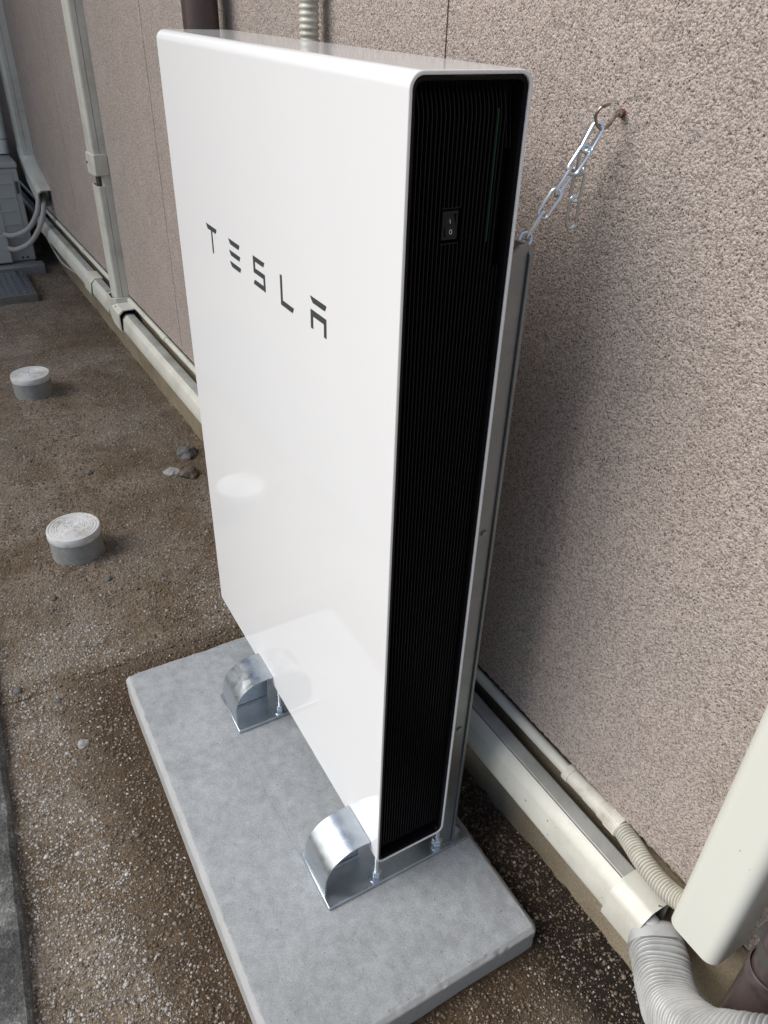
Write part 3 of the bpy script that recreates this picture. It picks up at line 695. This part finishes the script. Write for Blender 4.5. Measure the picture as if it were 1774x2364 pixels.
# tee elbow joining the vertical raceway to the low raceway
c = wobj('raceway_elbow', 'cream moulded elbow joining the vertical raceway to the low raceway', 'elbow')
b = MB()
path = [(-2.530, 0.175), (-2.530, 0.150), (-2.526, 0.132), (-2.512, 0.117), (-2.490, 0.109), (-2.450, 0.107), (-2.395, 0.107)]
def esec(i, k, ins=0.0):
    p = Vector((path[i][0], 0, path[i][1]))
    q0 = Vector((path[max(i - 1, 0)][0], 0, path[max(i - 1, 0)][1])); q1 = Vector((path[min(i + 1, 6)][0], 0, path[min(i + 1, 6)][1]))
    t = (q1 - q0).normalized(); s_ = Vector((t.z, 0, -t.x)) * -1
    hw = 0.049 - ins; dp = -0.085 + ins
    sec = [(hw, -0.003), (hw, dp + 0.018), (hw - 0.016, dp), (-hw + 0.016, dp), (-hw, dp + 0.018), (-hw, -0.003)]
    return [(p.x + s_.x * a, y, p.z + s_.z * a) for a, y in sec]
b.loft([esec(i, 0) for i in range(7)] + [esec(i, 0, 0.004) for i in range(6, 3, -1)], True, False)
b.loft([esec(0, 0), esec(0, 0, 0.006)], True, False)
b.build('elbow_body', MT['cream'], c, smooth=40)
b = MB(); b.box(-2.4705, -2.4685, -0.078, -0.006, 0.062, 0.152); b.build('dark_mouth_sheet', MT['void'], c)  # near-black sheet standing in for the shade inside the elbow mouth

# vertical far raceway
def raceway_v(x0, x1, dep, z0, z1, label, seam=0.5, covers=None, m='cream'):
    o = wobj('cable_raceway', label, 'raceway', None)
    ch_ = min((x1 - x0), dep) * 0.26; y1 = ST - dep; ys_ = ST - dep * seam
    arc = [(math.sin(R(a)), 1 - math.cos(R(a))) for a in range(0, 91, 15)]
    cov = [(x0, ys_)] + [(x0 + ch_ * (1 - u), y1 + ch_ * v) for u, v in arc[::-1]] + [(x1 - ch_ * (1 - u), y1 + ch_ * v) for u, v in arc] + [(x1, ys_), (x1 - 0.003, ys_), (x1 - 0.003, y1 + ch_ + 0.001), (x1 - ch_, y1 + 0.003), (x0 + ch_, y1 + 0.003), (x0 + 0.003, y1 + ch_ + 0.001), (x0 + 0.003, ys_)]
    for (a, c_) in (covers or [(z0, z1)]):
        b = MB(); b.prism(cov, a, c_, 'z'); b.build('cover', MT[m], o, smooth=50).modifiers.new('weighted', 'WEIGHTED_NORMAL').keep_sharp = True
    b = MB(); b.prism([(x0 + 0.0005, ST), (x0 + 0.0005, ys_ + 0.0015), (x1 - 0.0005, ys_ + 0.0015), (x1 - 0.0005, ST)], z0, z1, 'z'); b.build('back_channel', MT[m], o)
    return o
vr = raceway_v(-2.572, -2.488, 0.052, 0.16, 4.0, 'tall cream vertical raceway with a clamp and a gap in its cover', 0.48, [(0.16, 0.590), (0.625, 4.0)])
b = MB(); P1 = [(-2.579, ST - 0.001), (-2.579, ST - 0.048), (-2.567, ST - 0.058), (-2.493, ST - 0.058), (-2.481, ST - 0.048), (-2.481, ST - 0.001)]
b.prism(P1, 0.628, 0.698, 'z'); cl_ = b.build('clamp_band', MT['cream'], vr, bevel=0.0015)
b = MB(); b.tube([(-2.553, ST - 0.0575, 0.665), (-2.553, ST - 0.0605, 0.665)], 0.0045, 12); b.build('screw', MT['rail'], cl_)
b = MB(); b.tube([(-2.54, ST - 0.030, 0.17), (-2.54, ST - 0.030, 1.5)], 0.011, 10); b.build('inner_cable', MT['rail'], vr)
# slim duct near the air conditioner
raceway_v(-4.30, -4.20, 0.065, 0.44, 4.0, 'far shaded vertical raceway beside the air conditioner at the left edge', 0.5)
c = wobj('raceway_elbow', 'shaded slanting raceway end with open mouth beside the air conditioner', 'elbow')
b = MB()
def dsec(x, z, ang, ins=0):
    s_ = Vector((math.cos(ang), 0, math.sin(ang))); hw = 0.052 - ins; dp = ST - 0.068 + ins
    return [(x + s_.x * a, y, z + s_.z * a) for a, y in [(hw, ST), (hw, dp + 0.018), (hw - 0.016, dp), (-hw + 0.016, dp), (-hw, dp + 0.018), (-hw, ST)]]
b.loft([dsec(-4.25, 0.47, 0), dsec(-4.25, 0.44, 0), dsec(-4.22, 0.39, R(30)), dsec(-4.14, 0.345, R(62)), dsec(-3.90, 0.275, R(66)), dsec(-3.90, 0.275, R(66), 0.006), dsec(-3.98, 0.298, R(66), 0.006)], True, True)
b.build('elbow_body', MT['cream'], c, smooth=40)

# right-hand large raceway
raceway_v(0.3490, 0.4240, 0.064, 0.188, 4.0, 'large ivory raceway hanging down the wall at the right edge above the flexible duct', 0.30, m='creambright')

# thin pipe under the stucco edge
pp = wobj('conduit_pipe', 'thin cream pipe along the lower edge of the stucco ending in a ribbed hose', 'pipe')
PY, PZ = -0.0150, 0.1640
b = MB(); b.tube([(-7, PY + 0.002, PZ - 0.001), (0.10, PY, PZ)], 0.0098, 20); b.build('pipe', MT['cream'], pp)
for xj in (-2.05, -3.3):
    b = MB(); b.tube([(xj, PY, PZ), (xj + 0.05, PY, PZ)], 0.0114, 20); b.build('pipe_joint', MT['cream'], pp)
b = MB(); b.tube([(0.094, PY, PZ), (0.0945, PY, PZ), (0.106, PY, PZ), (0.1065, PY, PZ)], [0.0125, 0.0150, 0.0150, 0.013], 24); b.build('collar', MT['corr'], pp)
b = MB(); b.tube([(0.1066, PY, PZ), (0.142, PY, PZ + 0.001), (0.143, PY, PZ + 0.001), (0.186, PY - 0.001, PZ + 0.003)], [0.0135, 0.0135, 0.0145, 0.0145], 24); b.build('adapter', MT['corr'], pp)
b = MB(); xs_ = [0.176, 0.1762, 0.190, 0.191, 0.214, 0.215]
b.tube([(x, PY - 0.001, PZ + 0.003) for x in xs_], [0.0145, 0.0160, 0.0160, 0.0170, 0.0170, 0.0135], 36); rc = b.build('knurled_nut', MT['corr'], pp)
b = MB()
for i in range(30):
    a = 2 * math.pi * i / 30; b.tube([(0.1915, PY - 0.001 + 0.0168 * math.cos(a), PZ + 0.003 + 0.0168 * math.sin(a)), (0.2135, PY - 0.001 + 0.0168 * math.cos(a), PZ + 0.003 + 0.0168 * math.sin(a))], 0.0009, 5)
b.build('grip_rib', MT['corr'], rc)
def corrug(P, r0, r1, pitch, sides=24, sub=6):
    """path -> dense path and radii with rounded ridges"""
    S = spline(P, 40); L = [0.0]
    for i in range(1, len(S)): L.append(L[-1] + (S[i] - S[i - 1]).length)
    tot = L[-1]; N = int(tot / pitch * sub); out = []; rad = []; j = 0
    for k in range(N + 1):
        d = tot * k / N
        while j < len(L) - 2 and L[j + 1] < d: j += 1
        t = (d - L[j]) / max(L[j + 1] - L[j], 1e-9); out.append(S[j].lerp(S[j + 1], t))
        ph = (d / pitch) % 1.0
        rad.append(r0 + (r1 - r0) * (max(0.0, math.sin(math.pi * min(ph / 0.70, 1.0)))) ** 0.5 if ph < 0.70 else r0)
    return out, rad
hz = [(0.212, PY - 0.001, PZ + 0.003), (0.240, -0.024, 0.171), (0.275, -0.036, 0.178), (0.315, -0.044, 0.186), (0.350, -0.046, 0.200), (0.378, -0.044, 0.225), (0.390, -0.043, 0.260)]
o_, r_ = corrug(hz, 0.0088, 0.0150, 0.0048, sub=10)
b = MB(); b.tube(o_, r_, 24); b.build('ribbed_hose', MT['corr'], pp, smooth=60)

# far corrugated conduit and brown downspout behind the battery
c = wobj('corrugated_conduit', 'ivory corrugated conduit rising up the wall behind the battery', 'conduit')
o_, r_ = corrug([(-0.745, -0.042, GZ - 0.05), (-0.742, -0.042, 1.0), (-0.735, -0.042, 2.2)], 0.0145, 0.0170, 0.0095, sub=6)
b = MB(); b.tube(o_, r_, 20); b.build('ribbed_tube', MT['corr'], c, smooth=60)
c = wobj('downspout', 'dark brown round downspout on the wall behind the top left of the battery', 'downspout')
b = MB(); b.lathe([(0.037, GZ - 0.05), (0.037, 5.9)], (-1.195, -0.068), 32); b.build('pipe', MT['brown'], c)
b = MB(); b.lathe([(0.0395, 1.55), (0.0395, 1.58)], (-1.195, -0.068), 32); b.box(-1.203, -1.187, -0.032, ST, 1.555, 1.575); b.build('bracket', MT['rail'], c)

# near brown downspout with socket
c = wobj('downspout', 'brown downspout with wide socket at the lower right corner behind the duct', 'downspout')
bx, by = 0.474, -0.0575
b = MB(); b.lathe([(0.0255, 0.20), (0.0255, 5.9)], (bx, by), 40); b.build('pipe', MT['brown'], c)
b = MB(); b.lathe([(0.0285, GZ - 0.05), (0.0285, 0.240), (0.0298, 0.246), (0.0304, 0.257), (0.0298, 0.262), (0.0275, 0.263), (0.0258, 0.255)], (bx, by), 48, cap=False); b.build('socket', MT['brown'], c, smooth=50)
b = MB(); b.box(bx - 0.034, bx - 0.024, by - 0.004, ST - 0.0005, 0.290, 0.302)
b.lathe([(0.0268, 0.286), (0.0268, 0.306)], (bx, by), 40); b.build('pipe_clip', MT['rail'], c)

# flexible corrugated duct bending out of the coupling
c = empty('flexible_duct', (0.33, 0.255, 0.10))
tag(c, 'thick grey corrugated flexible duct bending from the coupling towards the brown downspout', 'duct')
def duct_ring(p, t, hw, hh, up=Vector((0, 0, 1)), n=36, e=2.7):
    t = t.normalized(); a = (up - t * up.dot(t)).normalized(); s_ = t.cross(a); R_ = []
    for i in range(n):
        q = 2 * math.pi * i / n; cx, sy = math.cos(q), math.sin(q)
        R_.append(p + s_ * (hw * math.copysign(abs(cx) ** (2 / e), cx)) + a * (hh * math.copysign(abs(sy) ** (2 / e), sy)))
    return R_
FP = [(0.330, 0.2700, 0.088), (0.346, 0.2600, 0.0845), (0.368, 0.2450, 0.0880), (0.3933, 0.225, 0.0935), (0.4325, 0.198, 0.1166), (0.4784, 0.178, 0.1740), (0.5097, 0.178, 0.222), (0.5344, 0.190, 0.2514), (0.564, 0.210, 0.2783), (0.60, 0.235, 0.300), (0.64, 0.255, 0.34)]
PT = 0.0068
pts, _ = corrug(FP, 1, 1, PT, sub=10)
b = MB(); rings = []; rnd = random.Random(4); js = {}
d = 0
for i, p in enumerate(pts):
    p = p + Vector((0, 0, 0.008))
    if i: d += (pts[i] - pts[i - 1]).length
    t = pts[min(i + 2, len(pts) - 1)] - pts[max(i - 2, 0)]
    kx = int(d / PT); js.setdefault(kx, (rnd.uniform(-0.0006, 0.0006), rnd.uniform(-0.0007, 0.0006), rnd.uniform(-1, 1)))
    ph = (d / PT) % 1.0
    rid = (math.sin(math.pi * ph / 0.66) ** 0.6 * 0.0085 if ph < 0.66 else 0.0) if d > 0.016 else 0.0030
    jw = js[kx] if d > 0.022 else (0, 0, 0)
    wd = 0.0293 + rid + jw[0]; hh = 0.0293 + rid + jw[1]
    tt = (t.normalized() + Vector((0, 0, 0.05 * jw[2])) + Vector((0.04 * jw[2], 0, 0)))
    rings.append(duct_ring(p, tt, wd, hh))
b.loft(rings); b.v = [(p[0] - c.location[0], p[1] - c.location[1], p[2] - c.location[2]) for p in b.v]
b.build('ribbed_duct', MT['flex'], c, smooth=60)
b = MB(); t = Vector(FP[1]) - Vector(FP[0]); UP8 = Vector((0, 0, 0.008))
b.loft([duct_ring(Vector(FP[0]).lerp(Vector(FP[1]), k) + UP8, t, s, s, n=36) for k, s in ((-0.45, 0.027), (-0.30, 0.031), (-0.10, 0.0345), (0.10, 0.0365), (0.80, 0.0375), (0.86, 0.035))])
b.v = [(p[0] - c.location[0], p[1] - c.location[1], p[2] - c.location[2]) for p in b.v]
b.build('end_cuff', MT['flex'], c, smooth=40)
b = MB(); b.tube([(-0.07, 0.008, 0.020), (0.000, 0.006, 0.016), (0.020, 0.0, 0.006)], 0.016, 16); b.build('inner_pipe', MT['flex'], c)

# ================================================================== DRAIN CLEANOUTS
def drain(x, y, lab, rz):
    c = empty('drain_cleanout', (x, y, GZ), rz)
    tag(c, lab, 'drain cap', 'white capped drain cleanouts in the soil')
    top = -0.0445 - GZ
    b = MB(); b.lathe([(0.0700, -0.06), (0.0700, top - 0.021)], (0, 0), 64); b.build('pipe_stub', MT['pvcgrey'], c)
    b = MB(); b.lathe([(0.0690, top - 0.024), (0.0712, top - 0.023), (0.0722, top - 0.020), (0.0714, top - 0.003), (0.0700, top - 0.0005), (0.0680, top), (0.0650, top), (0.0640, top - 0.0016), (0.0625, top - 0.0016), (0.0615, top - 0.0002), (0.0560, top - 0.0002), (0.0553, top - 0.0015), (0.0545, top - 0.0015), (0.0538, top - 0.0002), (0.0495, top - 0.0002), (0.0488, top - 0.0014), (0.048, top - 0.0014), (0.0473, top - 0.0004), (0.0425, top - 0.0004), (0.0418, top - 0.0014), (0.0410, top - 0.0014), (0.0402, top - 0.0006), (0.001, top - 0.0006)], (0, 0), 72)
    ld = b.build('lid', MT['lid'], c, smooth=30)
    b = MB(); rg = random.Random(int(x * 100))
    for k in range(150):     # moulded anti-slip dashes
        r = rg.choice([0.036, 0.030, 0.024, 0.018, 0.012, 0.0065, 0.044, 0.0515]); a = rg.uniform(0, 6.283); da = 0.0035 / r
        b.tube([((r) * math.cos(a + da * s_), r * math.sin(a + da * s_), top - 0.0004) for s_ in (-1, 0, 1)], 0.0011, 6)
    b.build('grip_pattern', MT['lid'], ld, smooth=60)
drain(-1.300, -0.245, 'nearer white capped drain cleanout standing out of the soil', 0.3)
drain(-2.432, -0.188, 'farther white capped drain cleanout nearer the air conditioner', 1.2)

# ================================================================== STONES
def rock(name, lab, x, y, r, m, sq=0.6, seed=0, cat='stone', group='small stones lying on the soil', lift=0.25):
    bm = bmesh.new(); bmesh.ops.create_icosphere(bm, subdivisions=4 if r > 0.015 else 3, radius=r)
    for v in bm.verts:
        n_ = v.co.normalized(); q = noise.noise(n_ * 1.1 + Vector((seed, 0, 0))) * 0.35 + noise.noise(n_ * 3 + Vector((0, seed, 0))) * 0.14 + noise.noise(n_ * 8 + Vector((0, seed, 0))) * 0.05
        v.co *= 1 + q; v.co.z *= sq
    me = bpy.data.meshes.new(name); bm.to_mesh(me); bm.free(); me.materials.append(m)
    o = bpy.data.objects.new(name, me); C.objects.link(o); o.location = (x, y, gh(x, y) + r * sq * lift); o.rotation_euler = (0, 0, seed * 1.7)
    finish(o, 40); tag(o, lab, cat, group)
rock('stone', 'largest grey brown stone against the foundation by the left battery edge', -1.70, 0.195, 0.034, MT['rockgrey'], 0.75, 1)
rock('stone', 'light brown stone just in front of the largest stone by the battery edge', -1.575, 0.165, 0.030, MT['rock'], 0.7, 2)
rock('stone', 'flat pale rimmed stone shard left of the brown stone', -1.615, 0.115, 0.024, MT['shard'], 0.25, 3)
rock('stone', 'bluish stone on the soil between the cleanouts and the battery', -1.727, -0.128, 0.011, MT['rockgrey'], 0.7, 4)
rock('stone', 'small grey stone just right of the nearer cleanout', -1.14, -0.20, 0.010, MT['rockgrey'], 0.7, 5)
rock('stone', 'small dark stone just below the nearer cleanout', -1.12, -0.345, 0.009, MT['rock'], 0.7, 6)
rock('stone', 'whitish stone on the grit left of the slab', -0.61, -0.375, 0.012, MT['shard'], 0.7, 7)
rock('stone', 'grey stone by the top of the kerb at the left edge', -0.83, -0.475, 0.010, MT['rockgrey'], 0.7, 8)
rock('stone', 'bluish grey stone on the soil left of the slab corner', -0.76, -0.400, 0.008, MT['rockgrey'], 0.7, 9)

# ================================================================== AIR CONDITIONER GROUP (far left)
X1 = -4.15
ac = empty('air_conditioner', (-4.5, -0.10, -0.09))
tag(ac, 'beige outdoor air conditioner unit at the far left standing on low blocks', 'air conditioner')
b = MB(); b.box(-4.90, X1, -0.24, 0.098, -0.084, 0.395); lb(b, ac, 'body', MT['ac'], bevel=0.006)
b = MB(); b.box(-4.905, X1 + 0.006, -0.245, 0.103, 0.396, 0.425); lb(b, ac, 'top_panel', MT['ac'], bevel=0.008)
b = MB()
for z in (0.04, 0.11, 0.18, 0.25, 0.32, 0.375): b.box(X1, X1 + 0.0045, -0.03, 0.062, z, z + 0.006)
for y in (-0.032, 0.062): b.box(X1, X1 + 0.0045, y, y + 0.005, 0.04, 0.38)
lb(b, ac, 'side_ribs', MT['ac'], bevel=0.001)
b = MB(); b.box(X1 + 0.0005, X1 + 0.05, -0.20, -0.028, -0.075, 0.07); lb(b, ac, 'valve_cover', MT['ac'], bevel=0.006)
b = MB(); b.box(X1 + 0.0003, X1 + 0.006, 0.074, 0.088, 0.27, 0.33); lb(b, ac, 'handle', MT['rail'])
b = MB()
for y in (0.03, 0.055): b.tube([(X1 - 0.001, y, -0.065), (X1 + 0.004, y, -0.065)], 0.006, 10)
lb(b, ac, 'screw', MT['rail'])
b = MB(); b.box(X1 + 0.02, X1 + 0.10, -0.26, 0.125, GZ - 0.02, -0.086)
k = b.build('foot_block', MT['block'], bevel=0.006); tag(k, 'near grey concrete foot block under the air conditioner', 'foot block')
b2 = MB(); b2.box(X1 - 0.16, X1 + 0.0195, -0.20, 0.09, GZ - 0.02, -0.086); 
k = b2.build('foot_rail', MT['block'], bevel=0.003); k.parent = ac; k.matrix_parent_inverse = Matrix.Translation((4.5, 0.10, 0.09))
c = empty('refrigerant_hose', (-3.95, 0.12, 0.25)); tag(c, 'upper wrapped hose looping from the slanting raceway end to the air conditioner', 'hose', 'wrapped hoses at the air conditioner')
b = MB(); b.tube(spline([(-3.99, 0.158, 0.295), (-3.92, 0.145, 0.27), (-3.90, 0.12, 0.21), (-3.95, 0.07, 0.13), (-4.03, 0.0, 0.085), (-4.11, -0.04, 0.075)], 8), 0.013, 12); lb(b, c, 'hose', MT['hose'])
c = empty('refrigerant_hose', (-3.95, 0.12, 0.22)); tag(c, 'lower wrapped hose looping to the base of the air conditioner', 'hose', 'wrapped hoses at the air conditioner')
b = MB(); b.tube(spline([(-3.99, 0.185, 0.285), (-3.90, 0.165, 0.25), (-3.87, 0.13, 0.17), (-3.93, 0.07, 0.07), (-4.02, 0.0, 0.015), (-4.11, -0.035, 0.0)], 8), 0.013, 12); lb(b, c, 'hose', MT['hose'])
c = empty('drain_hose', (-3.8, 0.2, 0.0)); tag(c, 'thin drain hose sagging in the dark gap under the low raceway by the air conditioner', 'hose')
b = MB(); b.tube(spline([(-4.2, 0.16, 0.10), (-4.0, 0.17, 0.03), (-3.75, 0.175, 0.0), (-3.5, 0.185, 0.02), (-3.3, 0.19, 0.05)], 8), 0.005, 8); lb(b, c, 'hose', MT['hose'])
c = empty('insulated_pipe', (-4.4, 0.09, 0.45)); tag(c, 'white wrapped insulated pipe standing on top of the air conditioner', 'pipe')
b = MB(); b.tube(spline([(-4.40, 0.075, 0.43), (-4.41, 0.08, 0.52), (-4.43, 0.085, 0.62), (-4.50, 0.10, 0.80)], 8), 0.030, 14); lb(b, c, 'insulation', MT['creambright'])
for z, x in ((0.50, -4.408), (0.58, -4.421), (0.66, -4.442)):
    b = MB(); b.tube([(x, 0.081, z), (x, 0.081, z + 0.008)], 0.0318, 14); lb(b, c, 'wrap_tape', MT['hose'])
# tread plate step
tp = empty('tread_plate', (-3.80, -0.25, GZ)); tag(tp, 'folded aluminium tread plate step on the soil at the far left', 'step')
b = MB(); b.box(-4.02, -3.575, -0.62, 0.008, -0.100, -0.095); b.box(-3.579, -3.574, -0.62, 0.008, GZ - 0.01, -0.0952); b.box(-4.02, -3.58, 0.0035, 0.008, GZ - 0.01, -0.1002)
lb(b, tp, 'plate', MT['plate'], bevel=0.0015)
b = MB()
for i in range(15):
    for j in range(20):
        x = -4.0 + i * 0.029; y = -0.60 + j * 0.031; s_ = 1 if (i + j) % 2 else -1
        b.tube([(x - 0.009, y - 0.006 * s_, -0.0945), (x + 0.009, y + 0.006 * s_, -0.0945)], 0.0020, 5)
for j in range(20):
    y = -0.60 + j * 0.031
    b.tube([(-3.5735, y - 0.008, -0.107), (-3.5735, y + 0.008, -0.118)], 0.0020, 5)
lb(b, tp, 'tread_bars', MT['plate'], smooth=60)
